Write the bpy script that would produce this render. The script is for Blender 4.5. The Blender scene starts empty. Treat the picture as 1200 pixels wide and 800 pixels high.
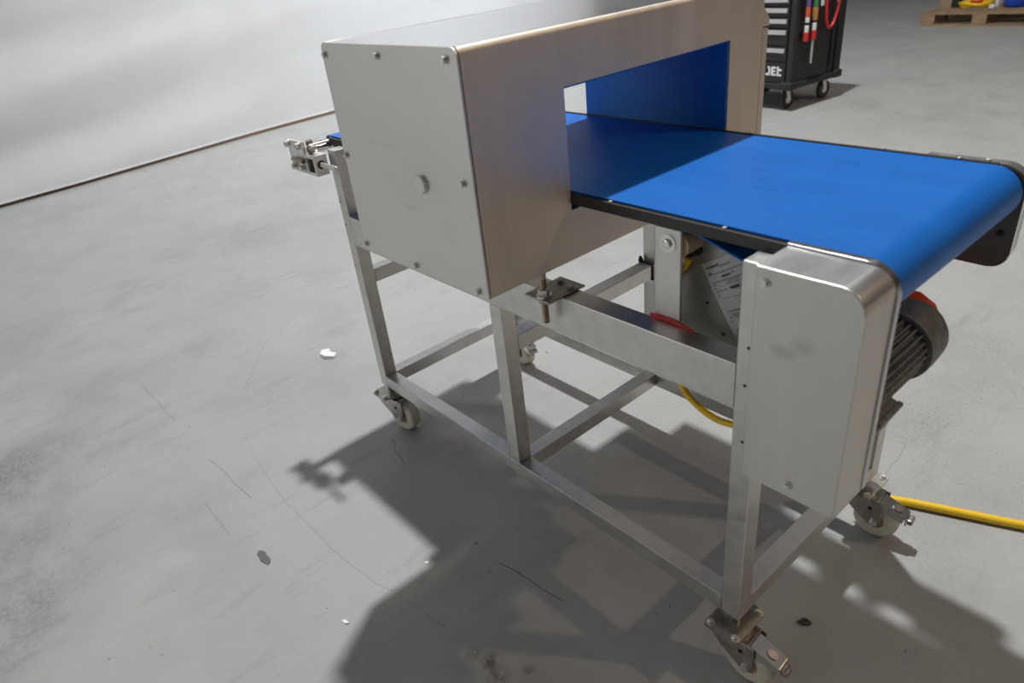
import bpy, bmesh, math, random
from mathutils import Vector, Matrix
random.seed(7)
S = bpy.context.scene
COL = S.collection
PI = math.pi

# ------------------------------------------------------------------ camera
cd = bpy.data.cameras.new('camera')
cam = bpy.data.objects.new('camera', cd); COL.objects.link(cam)
cam.location = (1.75836, -0.82373, 1.32254)
cam.rotation_euler = (1.05313, 0.10490, 0.84978)
cd.sensor_width = 36.0; cd.lens = 24.4637
cd.clip_start = 0.05; cd.clip_end = 200
cd.dof.use_dof = True; cd.dof.focus_distance = 1.80; cd.dof.aperture_fstop = 4.0
S.camera = cam

# ------------------------------------------------------------------ light
w = bpy.data.worlds.new('world'); S.world = w; w.use_nodes = True
w.node_tree.nodes['Background'].inputs[0].default_value = (0.80, 0.84, 0.90, 1)
w.node_tree.nodes['Background'].inputs[1].default_value = 0.12

def lamp(name, loc, power, col, r, aim=None):
    l = bpy.data.lights.new(name, 'AREA'); l.shape = 'DISK'; l.size = 2*r
    l.energy = power; l.color = col
    o = bpy.data.objects.new(name, l); COL.objects.link(o); o.location = loc
    d = Vector(aim) - Vector(loc) if aim else Vector((0, 0, -1))
    o.rotation_euler = d.to_track_quat('-Z', 'Y').to_euler()
    return o
lamp('hall_lamp', (-0.75, 1.88, 7.0), 465, (1.0, 0.99, 0.975), 0.13)
lamp('hall_lamp', (7.5, 4.9, 7.0), 215, (1.0, 0.75, 0.50), 0.16)
lamp('hall_lamp', (4.4, 2.1, 7.0), 14, (1.0, 0.68, 0.40), 0.30)
lamp('hall_lamp', (-0.75, 8.0, 7.0), 20, (1.0, 0.98, 0.95), 0.2)
st = lamp('backdrop_fill', (1.8, 9.6, 6.0), 165, (0.95, 0.975, 1.0), 0.4, aim=(-5.5, 4.0, 2.0))  # added lamp that brightens the backdrop, no such source known
st.data.spread = math.radians(52)
S.view_settings.view_transform = 'Standard'; S.view_settings.look = 'None'
S.view_settings.gamma = 1.0; S.view_settings.use_curve_mapping = False
S.view_settings.exposure = 0.0

# ------------------------------------------------------------------ materials
def mat(name, col, rough=0.5, metal=0.0, noise=0.0, scale=(20, 20, 20), bump=0.0, rn=0.0, spec=0.5, aniso=0.0, coat=0.0):
    m = bpy.data.materials.new(name); m.use_nodes = True
    n = m.node_tree.nodes; L = m.node_tree.links; b = n['Principled BSDF']
    b.inputs['Base Color'].default_value = (*col, 1); b.inputs['Roughness'].default_value = rough
    b.inputs['Metallic'].default_value = metal; b.inputs['Specular IOR Level'].default_value = spec
    b.inputs['Anisotropic'].default_value = aniso; b.inputs['Coat Weight'].default_value = coat
    if noise or bump or rn:
        tc = n.new('ShaderNodeTexCoord'); mp = n.new('ShaderNodeMapping'); mp.inputs['Scale'].default_value = scale
        nz = n.new('ShaderNodeTexNoise'); nz.inputs['Scale'].default_value = 1.0; nz.inputs['Detail'].default_value = 6
        L.new(tc.outputs['Object'], mp.inputs[0]); L.new(mp.outputs[0], nz.inputs['Vector'])
        if noise:
            r = n.new('ShaderNodeMapRange'); r.inputs[1].default_value = 0.3; r.inputs[2].default_value = 0.7
            r.inputs[3].default_value = 1-noise; r.inputs[4].default_value = 1+noise
            mx = n.new('ShaderNodeVectorMath'); mx.operation = 'SCALE'; mx.inputs[0].default_value = col
            L.new(nz.outputs[0], r.inputs[0]); L.new(r.outputs[0], mx.inputs['Scale']); L.new(mx.outputs[0], b.inputs['Base Color'])
        if rn:
            r2 = n.new('ShaderNodeMapRange'); r2.inputs[1].default_value = 0.3; r2.inputs[2].default_value = 0.7
            r2.inputs[3].default_value = rough-rn; r2.inputs[4].default_value = rough+rn
            L.new(nz.outputs[0], r2.inputs[0]); L.new(r2.outputs[0], b.inputs['Roughness'])
        if bump:
            bp = n.new('ShaderNodeBump'); bp.inputs['Strength'].default_value = bump; bp.inputs['Distance'].default_value = 0.002
            L.new(nz.outputs[0], bp.inputs['Height']); L.new(bp.outputs[0], b.inputs['Normal'])
    return m

STEEL = mat('brushed_steel', (0.74, 0.675, 0.60), 0.60, 1.0, 0.05, (25, 25, 2), 0.02, 0.05)
STEEL_TOP = mat('toned_down_steel', (0.47, 0.475, 0.49), 0.28, 1.0, 0.02, (3, 3, 3), 0, 0.015)  # darkened bluish copy of the steel, tones down reflected lamp light
GUARDTOP = mat('dimmed_guard_steel', (0.60, 0.60, 0.605), 0.36, 1.0, 0.05, (25, 4, 25), 0.02, 0.04)  # guard steel darkened so upward faces glare less under the lamp
PLATE = mat('matt_steel_plate', (0.70, 0.695, 0.685), 0.56, 1.0, 0.05, (5, 5, 5), 0.02, 0.05)
TUBE = mat('ground_steel_tube', (0.63, 0.62, 0.60), 0.40, 1.0, 0.07, (40, 40, 40), 0.03, 0.06)
BACKP = mat('grey_back_plate', (0.36, 0.35, 0.325), 0.5, 1.0, 0.06, (12, 12, 12), 0.02, 0.05)
DARKPL = mat('shaded_end_plate', (0.16, 0.16, 0.15), 0.5, 1.0)  # belt shade and dark reflection put into the plate colour
BRIGHTPL = mat('bright_machined_plate', (0.80, 0.795, 0.785), 0.38, 1.0, 0.1, (40, 40, 40), 0.02, 0.06)
BRIGHT = mat('bright_steel', (0.74, 0.73, 0.72), 0.16, 1.0)
DULL = mat('dull_zinc', (0.42, 0.40, 0.375), 0.40, 1.0, 0.2, (60, 60, 60), 0.05, 0.08)
BOLT = mat('stainless_bolt', (0.74, 0.73, 0.71), 0.42, 1.0)
RUSTY = mat('browned_thread', (0.42, 0.33, 0.27), 0.42, 1.0, 0.2, (80, 80, 80))
BLACK = mat('black_plastic', (0.012, 0.012, 0.012), 0.5)
RAIL = mat('dark_bed_strip', (0.035, 0.030, 0.027), 0.42)
DARKSTEEL = mat('dark_bed_steel', (0.20, 0.19, 0.18), 0.5, 0.6)
LINER = mat('blue_liner_plastic', (0.0, 0.17, 0.50), 0.45, 0, 0.06, (8, 8, 8))
TAN = mat('tan_polymer_roller', (0.52, 0.37, 0.22), 0.5)
WHEEL = mat('cream_nylon', (0.66, 0.62, 0.52), 0.42, 0, 0.18, (40, 40, 40))
HUB = mat('stained_hub', (0.40, 0.31, 0.20), 0.55, 0, 0.3, (50, 50, 50))
MOTOR = mat('grey_cast_alloy', (0.17, 0.172, 0.172), 0.58, 0.25, 0.3, (60, 60, 60), 0.2)
ORANGE = mat('orange_red_paint', (0.75, 0.085, 0.02), 0.35)
YELLOW = mat('yellow_cable_sheath', (0.86, 0.56, 0.02), 0.42)
PAPERM = mat('white_paper', (0.90, 0.905, 0.92), 0.8)
INK = mat('black_ink', (0.03, 0.03, 0.035), 0.8)
GREYINK = mat('grey_ink', (0.22, 0.22, 0.24), 0.8)
RED = mat('red_plastic', (0.62, 0.03, 0.035), 0.45)
CART = mat('black_cart_paint', (0.014, 0.015, 0.016), 0.42)
CARTR = mat('black_cart_rubber', (0.02, 0.02, 0.021), 0.6)
GREYP = mat('silver_handle', (0.62, 0.63, 0.62), 0.45, 0.6)
WHITEP = mat('white_print', (0.85, 0.86, 0.86), 0.5)
WOOD = mat('pallet_wood', (0.30, 0.205, 0.125), 0.8, 0, 0.35, (6, 30, 30), 0.3)
CARDB = mat('brown_cardboard', (0.30, 0.22, 0.16), 0.85, 0, 0.1, (8, 8, 8))
BLUEP = mat('blue_plastic', (0.01, 0.06, 0.45), 0.45)
BATTEN = mat('brown_batten', (0.13, 0.075, 0.045), 0.7)

def smudge(m, blobs):
    n = m.node_tree.nodes; L = m.node_tree.links; b = n['Principled BSDF']; tc = n.new('ShaderNodeTexCoord')
    nz = n.new('ShaderNodeTexNoise'); nz.inputs['Scale'].default_value = 45; L.new(tc.outputs['Object'], nz.inputs['Vector'])
    src = b.inputs['Base Color'].links[0].from_socket
    for c, rad, a in blobs:
        sub = n.new('ShaderNodeVectorMath'); sub.operation = 'SUBTRACT'; sub.inputs[1].default_value = c; L.new(tc.outputs['Object'], sub.inputs[0])
        mul = n.new('ShaderNodeVectorMath'); mul.operation = 'MULTIPLY'; mul.inputs[1].default_value = [1/q for q in rad]; L.new(sub.outputs[0], mul.inputs[0])
        ln = n.new('ShaderNodeVectorMath'); ln.operation = 'LENGTH'; L.new(mul.outputs[0], ln.inputs[0])
        mr = n.new('ShaderNodeMapRange'); mr.inputs[1].default_value = 1.1; mr.inputs[2].default_value = .3; mr.inputs[3].default_value = 0; mr.inputs[4].default_value = a
        L.new(ln.outputs['Value'], mr.inputs[0])
        mm = n.new('ShaderNodeMath'); mm.operation = 'MULTIPLY'; L.new(mr.outputs[0], mm.inputs[0]); L.new(nz.outputs[0], mm.inputs[1])
        mx = n.new('ShaderNodeMixRGB'); mx.inputs[2].default_value = (.30, .29, .28, 1)
        L.new(mm.outputs[0], mx.inputs[0]); L.new(src, mx.inputs[1]); src = mx.outputs[0]
    L.new(src, b.inputs['Base Color'])
GUARDF = mat('handled_guard_steel', (0.68, 0.665, 0.635), 0.58, 1.0, 0.05, (25, 25, 2), 0.02, 0.05)
smudge(GUARDF, [((1.352-.65, -.04-.286, .80), (.024, .03, .012), .7), ((1.378-.65, -.04-.286, .818), (.020, .03, .014), .6)])
smudge(PLATE, [((.60-.65, -.171-.286, 1.03), (.05, .03, .004), .25), ((.66-.65, -.171-.286, .92), (.03, .03, .008), .3)])

# blue belt with faint scuffs (object space = world metres relative to machine base)
def belt_material():
    m = bpy.data.materials.new('blue_belt'); m.use_nodes = True
    n = m.node_tree.nodes; L = m.node_tree.links; b = n['Principled BSDF']
    b.inputs['Roughness'].default_value = 0.45; b.inputs['Specular IOR Level'].default_value = 0.22
    tc = n.new('ShaderNodeTexCoord')
    mp = n.new('ShaderNodeMapping'); mp.inputs['Scale'].default_value = (5, 14, 5)
    nz = n.new('ShaderNodeTexNoise'); nz.inputs['Scale'].default_value = 1; nz.inputs['Detail'].default_value = 5
    L.new(tc.outputs['Object'], mp.inputs[0]); L.new(mp.outputs[0], nz.inputs['Vector'])
    cr = n.new('ShaderNodeValToRGB'); e = cr.color_ramp.elements
    e[0].position = 0.25; e[0].color = (0.006, 0.125, 0.50, 1); e[1].position = 0.75; e[1].color = (0.009, 0.155, 0.57, 1)
    L.new(nz.outputs[0], cr.inputs[0]); last = cr.outputs[0]
    nz2 = n.new('ShaderNodeTexNoise'); nz2.inputs['Scale'].default_value = 70; nz2.inputs['Detail'].default_value = 3
    L.new(tc.outputs['Object'], nz2.inputs['Vector'])
    for cx, cy, rx, ry, a in ((1.091, 0.32, .03, .012, .45), (1.118, 0.275, .025, .016, .3), (1.149, 0.232, .035, .010, .45), (1.2, .43, .03, .012, .35)):
        sub = n.new('ShaderNodeVectorMath'); sub.operation = 'SUBTRACT'; sub.inputs[1].default_value = (cx, cy, 0)
        L.new(tc.outputs['Object'], sub.inputs[0])
        mul = n.new('ShaderNodeVectorMath'); mul.operation = 'MULTIPLY'; mul.inputs[1].default_value = (1/rx, 1/ry, 0)
        L.new(sub.outputs[0], mul.inputs[0])
        ln = n.new('ShaderNodeVectorMath'); ln.operation = 'LENGTH'; L.new(mul.outputs[0], ln.inputs[0])
        mr = n.new('ShaderNodeMapRange'); mr.inputs[1].default_value = 1.15; mr.inputs[2].default_value = 0.4
        mr.inputs[3].default_value = 0; mr.inputs[4].default_value = a
        L.new(ln.outputs['Value'], mr.inputs[0])
        mm = n.new('ShaderNodeMath'); mm.operation = 'MULTIPLY'; L.new(mr.outputs[0], mm.inputs[0]); L.new(nz2.outputs[0], mm.inputs[1])
        mx = n.new('ShaderNodeMixRGB'); mx.inputs[2].default_value = (0.004, 0.06, 0.26, 1)
        L.new(mm.outputs[0], mx.inputs[0]); L.new(last, mx.inputs[1]); last = mx.outputs[0]
    L.new(last, b.inputs['Base Color'])
    return m
BELT = belt_material()

def floor_material():
    m = bpy.data.materials.new('painted_concrete'); m.use_nodes = True
    n = m.node_tree.nodes; L = m.node_tree.links; b = n['Principled BSDF']
    b.inputs['Specular IOR Level'].default_value = 0.35
    tc = n.new('ShaderNodeTexCoord'); P = tc.outputs['Object']
    def noise(scale, detail=5, rough=0.55, mapscale=None, rot=0, off=(0, 0, 0)):
        v = P
        mp = n.new('ShaderNodeMapping'); mp.inputs['Scale'].default_value = mapscale or (1, 1, 1)
        mp.inputs['Rotation'].default_value = (0, 0, rot); mp.inputs['Location'].default_value = off
        L.new(P, mp.inputs[0])
        z = n.new('ShaderNodeTexNoise'); z.inputs['Scale'].default_value = scale; z.inputs['Detail'].default_value = detail
        z.inputs['Roughness'].default_value = rough; L.new(mp.outputs[0], z.inputs['Vector'])
        return z.outputs[0]
    def mr(v, a, b_, c, d):
        r = n.new('ShaderNodeMapRange'); r.inputs[1].default_value = a; r.inputs[2].default_value = b_
        r.inputs[3].default_value = c; r.inputs[4].default_value = d; L.new(v, r.inputs[0]); return r.outputs[0]
    def op(o, a, c=None):
        q = n.new('ShaderNodeMath'); q.operation = o
        for i, x in enumerate((a, c)):
            if x is None: continue
            if isinstance(x, (int, float)): q.inputs[i].default_value = x
            else: L.new(x, q.inputs[i])
        return q.outputs[0]
    cr = n.new('ShaderNodeValToRGB'); e = cr.color_ramp.elements
    e[0].position = 0.3; e[0].color = (0.362, 0.374, 0.376, 1); e[1].position = 0.72; e[1].color = (0.424, 0.434, 0.434, 1)
    L.new(noise(1.3, 8, 0.6), cr.inputs[0]); col = cr.outputs[0]
    def darken(col, fac, c):
        mx = n.new('ShaderNodeMixRGB'); mx.inputs[2].default_value = (*c, 1)
        L.new(fac, mx.inputs[0]); L.new(col, mx.inputs[1]); return mx.outputs[0]
    # cloudy grey wear
    col = darken(col, mr(noise(2.2, 9, 0.68, (1, 1, 1), 0, (3, 1, 0)), 0.50, 0.72, 0, 0.36), (0.22, 0.22, 0.21))
    # trolley streaks along one direction
    col = darken(col, mr(noise(2.6, 8, 0.72, (6, 1.0, 1), 0.10), 0.55, 0.72, 0, 0.42), (0.22, 0.218, 0.21))
    # fine speckles of worn paint
    sp = mr(noise(55, 4, 0.7), 0.62, 0.70, 0, 1); spm = mr(noise(1.1, 4, 0.6, None, 0, (7, 2, 0)), 0.45, 0.62, 0.0, 0.55)
    col = darken(col, op('MULTIPLY', sp, spm), (0.20, 0.20, 0.19))
    # worn-floor blotches; those at the left deepened to imitate lens vignetting
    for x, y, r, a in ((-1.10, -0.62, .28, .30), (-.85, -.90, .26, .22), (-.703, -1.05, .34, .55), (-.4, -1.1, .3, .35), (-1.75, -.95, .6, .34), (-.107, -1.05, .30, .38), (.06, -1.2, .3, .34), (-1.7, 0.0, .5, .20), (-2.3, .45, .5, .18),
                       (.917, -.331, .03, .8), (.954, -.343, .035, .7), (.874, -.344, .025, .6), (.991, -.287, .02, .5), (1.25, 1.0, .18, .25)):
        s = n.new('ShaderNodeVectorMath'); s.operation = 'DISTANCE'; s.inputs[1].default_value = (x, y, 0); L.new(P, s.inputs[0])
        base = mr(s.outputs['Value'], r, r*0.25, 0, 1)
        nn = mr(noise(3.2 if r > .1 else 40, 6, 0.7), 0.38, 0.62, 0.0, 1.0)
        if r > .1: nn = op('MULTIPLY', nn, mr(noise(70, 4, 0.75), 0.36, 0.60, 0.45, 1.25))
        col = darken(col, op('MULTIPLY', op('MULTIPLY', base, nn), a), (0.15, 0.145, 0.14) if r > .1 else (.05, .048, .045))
    # scattered specks
    for sc, rad, a, off in ((9, .050, .75, 0.0), (22, .075, .6, 3.3)):
        vo = n.new('ShaderNodeTexVoronoi'); vo.inputs['Scale'].default_value = sc
        mo_ = n.new('ShaderNodeMapping'); mo_.inputs['Location'].default_value = (off, off, 0); L.new(P, mo_.inputs[0]); 
        ns_ = n.new('ShaderNodeTexNoise'); ns_.inputs['Scale'].default_value = 60; L.new(P, ns_.inputs['Vector'])
        nv = n.new('ShaderNodeVectorMath'); nv.operation = 'SCALE'; nv.inputs['Scale'].default_value = .012; L.new(ns_.outputs['Color'], nv.inputs[0])
        na = n.new('ShaderNodeVectorMath'); na.operation = 'ADD'; L.new(mo_.outputs[0], na.inputs[0]); L.new(nv.outputs[0], na.inputs[1])
        L.new(na.outputs[0], vo.inputs['Vector'])
        sx_ = n.new('ShaderNodeSeparateColor'); L.new(vo.outputs['Color'], sx_.inputs[0])
        sel = mr(sx_.outputs[0], .62, .66, 0, 1)
        rr_ = op('MULTIPLY', sx_.outputs[1], rad)
        dd = mr(op('SUBTRACT', vo.outputs['Distance'], rr_), 0.012, -0.006, 0, a)
        col = darken(col, op('MULTIPLY', sel, dd), (0.10, 0.10, 0.095))
    # heavily speckled worn patch on the right
    s = n.new('ShaderNodeVectorMath'); s.operation = 'DISTANCE'; s.inputs[1].default_value = (1.0, 1.35, 0); L.new(P, s.inputs[0])
    pm = op('MULTIPLY', mr(s.outputs['Value'], 1.4, .3, 0, 1), mr(noise(6, 5, .6), .35, .6, .25, 1))
    col = darken(col, op('MULTIPLY', mr(noise(120, 6, .8), .52, .66, 0, .8), pm), (.13, .13, .125))
    # scratches
    wob = n.new('ShaderNodeTexNoise'); wob.inputs['Scale'].default_value = 9; L.new(P, wob.inputs['Vector'])
    wv = n.new('ShaderNodeVectorMath'); wv.operation = 'SCALE'; wv.inputs['Scale'].default_value = 0.03; L.new(wob.outputs['Color'], wv.inputs[0])
    wp = n.new('ShaderNodeVectorMath'); wp.operation = 'ADD'; L.new(P, wp.inputs[0]); L.new(wv.outputs[0], wp.inputs[1])
    segs = [(-0.996, -0.523, -0.619, -0.507, .5), (-0.447, -0.334, -0.445, -0.14, .4), (-0.299, -0.504, -0.007, -0.485, .6), (-0.643, -0.231, -0.907, -0.042, .4),
            (-0.907, -0.042, -1.041, 0.159, .4), (-0.087, -0.591, 0.096, -0.597, .5), (-0.314, -0.377, -0.043, -0.412, .3), (-0.043, -0.412, 0.209, -0.418, .3), (0.209, -0.418, 0.406, -0.412, .35),
            (0.406, -0.412, 0.773, -0.351, .35), (0.724, -0.14, 0.92, -0.114, 1.0), (0.082, -0.045, 0.215, -0.094, .8), (1.251, 0.753, 1.236, 0.931, .4), (1.236, 0.931, 1.184, 0.927, .3), (1.268, 0.577, 1.344, 0.569, .5)]
    for x0, y0, x1, y1, a in segs:
        A = Vector((x0+.015, y0+.015, .015)); d = Vector((x1-x0, y1-y0, 0)); ll = d.length_squared
        s = n.new('ShaderNodeVectorMath'); s.operation = 'SUBTRACT'; s.inputs[1].default_value = A; L.new(wp.outputs[0], s.inputs[0])
        fl = n.new('ShaderNodeVectorMath'); fl.operation = 'MULTIPLY'; fl.inputs[1].default_value = (1, 1, 0); L.new(s.outputs[0], fl.inputs[0])
        dt = n.new('ShaderNodeVectorMath'); dt.operation = 'DOT_PRODUCT'; dt.inputs[1].default_value = d/ll; L.new(fl.outputs[0], dt.inputs[0])
        cl = n.new('ShaderNodeClamp'); L.new(dt.outputs['Value'], cl.inputs[0])
        pr = n.new('ShaderNodeVectorMath'); pr.operation = 'SCALE'; pr.inputs[0].default_value = d; L.new(cl.outputs[0], pr.inputs['Scale'])
        ds = n.new('ShaderNodeVectorMath'); ds.operation = 'DISTANCE'; L.new(fl.outputs[0], ds.inputs[0]); L.new(pr.outputs[0], ds.inputs[1])
        col = darken(col, mr(ds.outputs['Value'], 0.0024, 0.0006, 0, a*.75), (0.10, 0.10, 0.095))
    L.new(col, b.inputs['Base Color'])
    L.new(mr(noise(4, 5), 0.3, 0.7, 0.36, 0.52), b.inputs['Roughness'])
    bp = n.new('ShaderNodeBump'); bp.inputs['Strength'].default_value = 0.12; bp.inputs['Distance'].default_value = 0.002
    L.new(noise(30, 4), bp.inputs['Height']); L.new(bp.outputs[0], b.inputs['Normal'])
    return m
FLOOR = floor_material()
SHEET = mat('white_sheet', (0.795, 0.81, 0.825), 0.55, 0, 0.02, (2, 2, 2))
WALLW = mat('pale_wall', (0.72, 0.72, 0.70), 0.8)
WALLB = mat('dim_brown_wall', (0.26, 0.20, 0.16), 0.8)
CEIL = mat('pale_ceiling', (0.74, 0.76, 0.80), 0.85)

# ------------------------------------------------------------------ mesh helpers
OFF = {}
def fin(bm, ang=35):
    bmesh.ops.recalc_face_normals(bm, faces=bm.faces)
    for f in bm.faces: f.smooth = True
    for e in bm.edges:
        if len(e.link_faces) != 2 or e.calc_face_angle(0) > math.radians(ang): e.smooth = False
def mesh(name, bm, m, ang=35):
    fin(bm, ang); me = bpy.data.meshes.new(name); bm.to_mesh(me); bm.free()
    for x in (m if isinstance(m, (list, tuple)) else [m]): me.materials.append(x)
    return me
def obj(name, bm, m, parent=None, label=None, ang=35):
    """one mesh object; vertices are given in world space when the parent tree has an offset"""
    off = OFF.get(parent.name, Vector()) if parent else Vector()
    if off.length: bmesh.ops.translate(bm, verts=bm.verts, vec=-off)
    o = bpy.data.objects.new(name, mesh(name, bm, m, ang)); COL.objects.link(o)
    if len(o.data.polygons) < 4000:
        wn = o.modifiers.new('weighted_normals', 'WEIGHTED_NORMAL'); wn.keep_sharp = True; wn.weight = 80
    if parent: o.parent = parent; OFF[o.name] = off
    if label: o['label'] = label
    return o
def inst(src, parent, loc, name=None):
    o = bpy.data.objects.new(name or src.name.split('.')[0], src.data if hasattr(src, 'data') else src); COL.objects.link(o)
    o.parent = parent; o.location = Vector(loc) - OFF.get(parent.name, Vector()); OFF[o.name] = Vector()
    return o
def thing(name, label, cat, loc=(0, 0, 0), rz=0, group=None, world=True):
    o = bpy.data.objects.new(name, None); COL.objects.link(o); o.location = loc; o.rotation_euler = (0, 0, rz)
    o.empty_display_size = 0.1
    tag(o, label, cat, group)
    OFF[o.name] = Vector(loc) if world else Vector()
    return o
def tag(o, label, cat, group=None):
    o['label'] = label; o['category'] = cat
    if group: o['group'] = group
    return o
def struct(name, bm, m):
    o = obj(name, bm, m); o['kind'] = 'structure'; return o

def box(bm, x0, x1, y0, y1, z0, z1, bev=0.0, seg=2):
    v = [bm.verts.new(p) for p in ((x0, y0, z0), (x1, y0, z0), (x1, y1, z0), (x0, y1, z0), (x0, y0, z1), (x1, y0, z1), (x1, y1, z1), (x0, y1, z1))]
    fs = [bm.faces.new([v[i] for i in q]) for q in ((0, 3, 2, 1), (4, 5, 6, 7), (0, 1, 5, 4), (1, 2, 6, 5), (2, 3, 7, 6), (3, 0, 4, 7))]
    if bev:
        es = {e for f in fs for e in f.edges}
        bmesh.ops.bevel(bm, geom=list(es), offset=bev, segments=seg, profile=0.5, affect='EDGES', clamp_overlap=True)
    return bm
def B(*a, **k): return box(bmesh.new(), *a, **k)
def frame_of(d):
    d = Vector(d).normalized(); u = d.orthogonal().normalized(); return d, u, d.cross(u)
def cyl(bm, p0, p1, r0, r1=None, seg=24, cap=True, ph=0.0, up=None):
    p0, p1 = Vector(p0), Vector(p1); r1 = r0 if r1 is None else r1
    d, u, v = frame_of(p1-p0)
    if up is not None:
        u = Vector(up) - d*d.dot(Vector(up)); u.normalize(); v = d.cross(u)
    R = []
    for p, r in ((p0, r0), (p1, r1)):
        R.append([bm.verts.new(p + (u*math.cos(ph+2*PI*i/seg) + v*math.sin(ph+2*PI*i/seg))*r) for i in range(seg)])
    for i in range(seg):
        j = (i+1) % seg; bm.faces.new((R[0][i], R[0][j], R[1][j], R[1][i]))
    if cap: bm.faces.new(R[0][::-1]); bm.faces.new(R[1])
    return bm
def lathe(bm, p0, axis, prof, seg=32):
    """prof: list of (distance along axis, radius)"""
    p0 = Vector(p0); d, u, v = frame_of(axis); R = []
    for h, r in prof:
        R.append([bm.verts.new(p0 + d*h + (u*math.cos(2*PI*i/seg)+v*math.sin(2*PI*i/seg))*max(r, 1e-4)) for i in range(seg)])
    for a, b_ in zip(R, R[1:]):
        for i in range(seg):
            j = (i+1) % seg; bm.faces.new((a[i], a[j], b_[j], b_[i]))
    bm.faces.new(R[0][::-1]); bm.faces.new(R[-1])
    return bm
def prism(bm, pts, vec, bev=0, seg=2):
    vec = Vector(vec); a = [bm.verts.new(p) for p in pts]; b_ = [bm.verts.new(Vector(p)+vec) for p in pts]
    n = len(a); f0 = bm.faces.new(a[::-1]); f1 = bm.faces.new(b_)
    for i in range(n):
        j = (i+1) % n; bm.faces.new((a[i], a[j], b_[j], b_[i]))
    if bev:
        es = set(f0.edges) | set(f1.edges)
        bmesh.ops.bevel(bm, geom=list(es), offset=bev, segments=seg, profile=0.5, affect='EDGES', clamp_overlap=True)
    return bm
def arc(cx, cy, r, a0, a1, n=10):
    return [(cx+r*math.cos(math.radians(a0+(a1-a0)*i/n)), cy+r*math.sin(math.radians(a0+(a1-a0)*i/n))) for i in range(n+1)]
def spline(pts, n=12):
    P = [Vector(p) for p in pts]; P = [P[0]*2-P[1]] + P + [P[-1]*2-P[-2]]; out = []
    for i in range(1, len(P)-2):
        for k in range(n):
            t = k/n; a, b_, c, d = P[i-1:i+3]
            out.append(0.5*((2*b_) + (c-a)*t + (2*a-5*b_+4*c-d)*t*t + (3*b_-3*c+d-a)*t**3))
    out.append(P[-2]); return out
def tube(bm, pts, r, seg=10, closed=False):
    R = []; prev = None; n = len(pts)
    for i, p in enumerate(pts):
        a = pts[(i-1) % n] if (closed or i > 0) else p; b_ = pts[(i+1) % n] if (closed or i < n-1) else p
        d = (b_-a).normalized()
        u = (prev - d*prev.dot(d)) if prev is not None else d.orthogonal()
        u.normalize(); prev = u; v = d.cross(u)
        R.append([bm.verts.new(p+(u*math.cos(2*PI*k/seg)+v*math.sin(2*PI*k/seg))*r) for k in range(seg)])
    for i in range(n if closed else n-1):
        a, b_ = R[i], R[(i+1) % n]
        for k in range(seg):
            j = (k+1) % seg; bm.faces.new((a[k], a[j], b_[j], b_[k]))
    if not closed: bm.faces.new(R[0][::-1]); bm.faces.new(R[-1])
    return bm
def hexbolt(bm, p, axis, r=0.008, h=0.006, washer=0.0, wh=0.0015):
    p = Vector(p); d = Vector(axis).normalized()
    if washer: cyl(bm, p, p+d*wh, washer, seg=20); p = p+d*wh
    cyl(bm, p, p+d*h*0.8, r, seg=6); cyl(bm, p+d*h*0.8, p+d*h, r, r*0.8, seg=6)
    return bm
def ringface(bm, x, o, i_):
    """a flat plate in plane X=x : outer rect o, hole rect i_ (y0,y1,z0,z1); returns (outer verts, inner verts)"""
    O = [bm.verts.new((x, *q)) for q in ((o[0], o[2]), (o[1], o[2]), (o[1], o[3]), (o[0], o[3]))]
    I = [bm.verts.new((x, *q)) for q in ((i_[0], i_[2]), (i_[1], i_[2]), (i_[1], i_[3]), (i_[0], i_[3]))]
    for k in range(4):
        j = (k+1) % 4; bm.faces.new((O[k], O[j], I[j], I[k]))
    return O, I

# ------------------------------------------------------------------ setting
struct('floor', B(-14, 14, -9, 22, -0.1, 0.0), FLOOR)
struct('ceiling', B(-14, 14, -9, 22, 8.2, 8.4), CEIL)
struct('wall_left', B(-14.2, -14, -9, 22, 0, 8.2), WALLW)
struct('wall_right', B(14, 14.2, -9, 22, 0, 8.2), WALLB)
struct('wall_front', B(-14, 14, -9.2, -9, 0, 8.2), WALLW)
FILLGLOW = bpy.data.materials.new('fill_glow'); FILLGLOW.use_nodes = True
_n = FILLGLOW.node_tree.nodes; _e = _n.new('ShaderNodeEmission'); _e.inputs[0].default_value = (1.0, 0.99, 0.96, 1); _e.inputs[1].default_value = 3.9  # added fill glow, not a known daylight source
FILLGLOW.node_tree.links.new(_e.outputs[0], _n['Material Output'].inputs[0])
w1 = struct('fill_panel_1', B(-9.1, -2.4, -8.99, -8.93, 0.75, 3.55), WALLW)  # added glowing panel, no known window; fills the near steel faces
for i in range(3):
    o_ = obj('glow_pane', B(-9.0+i*2.2, -6.9+i*2.2, -8.94, -8.92, 0.85, 3.45), FILLGLOW, w1)
struct('wall_back', B(-14, 14, 22, 22.2, 0, 8.2), WALLB)

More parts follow.
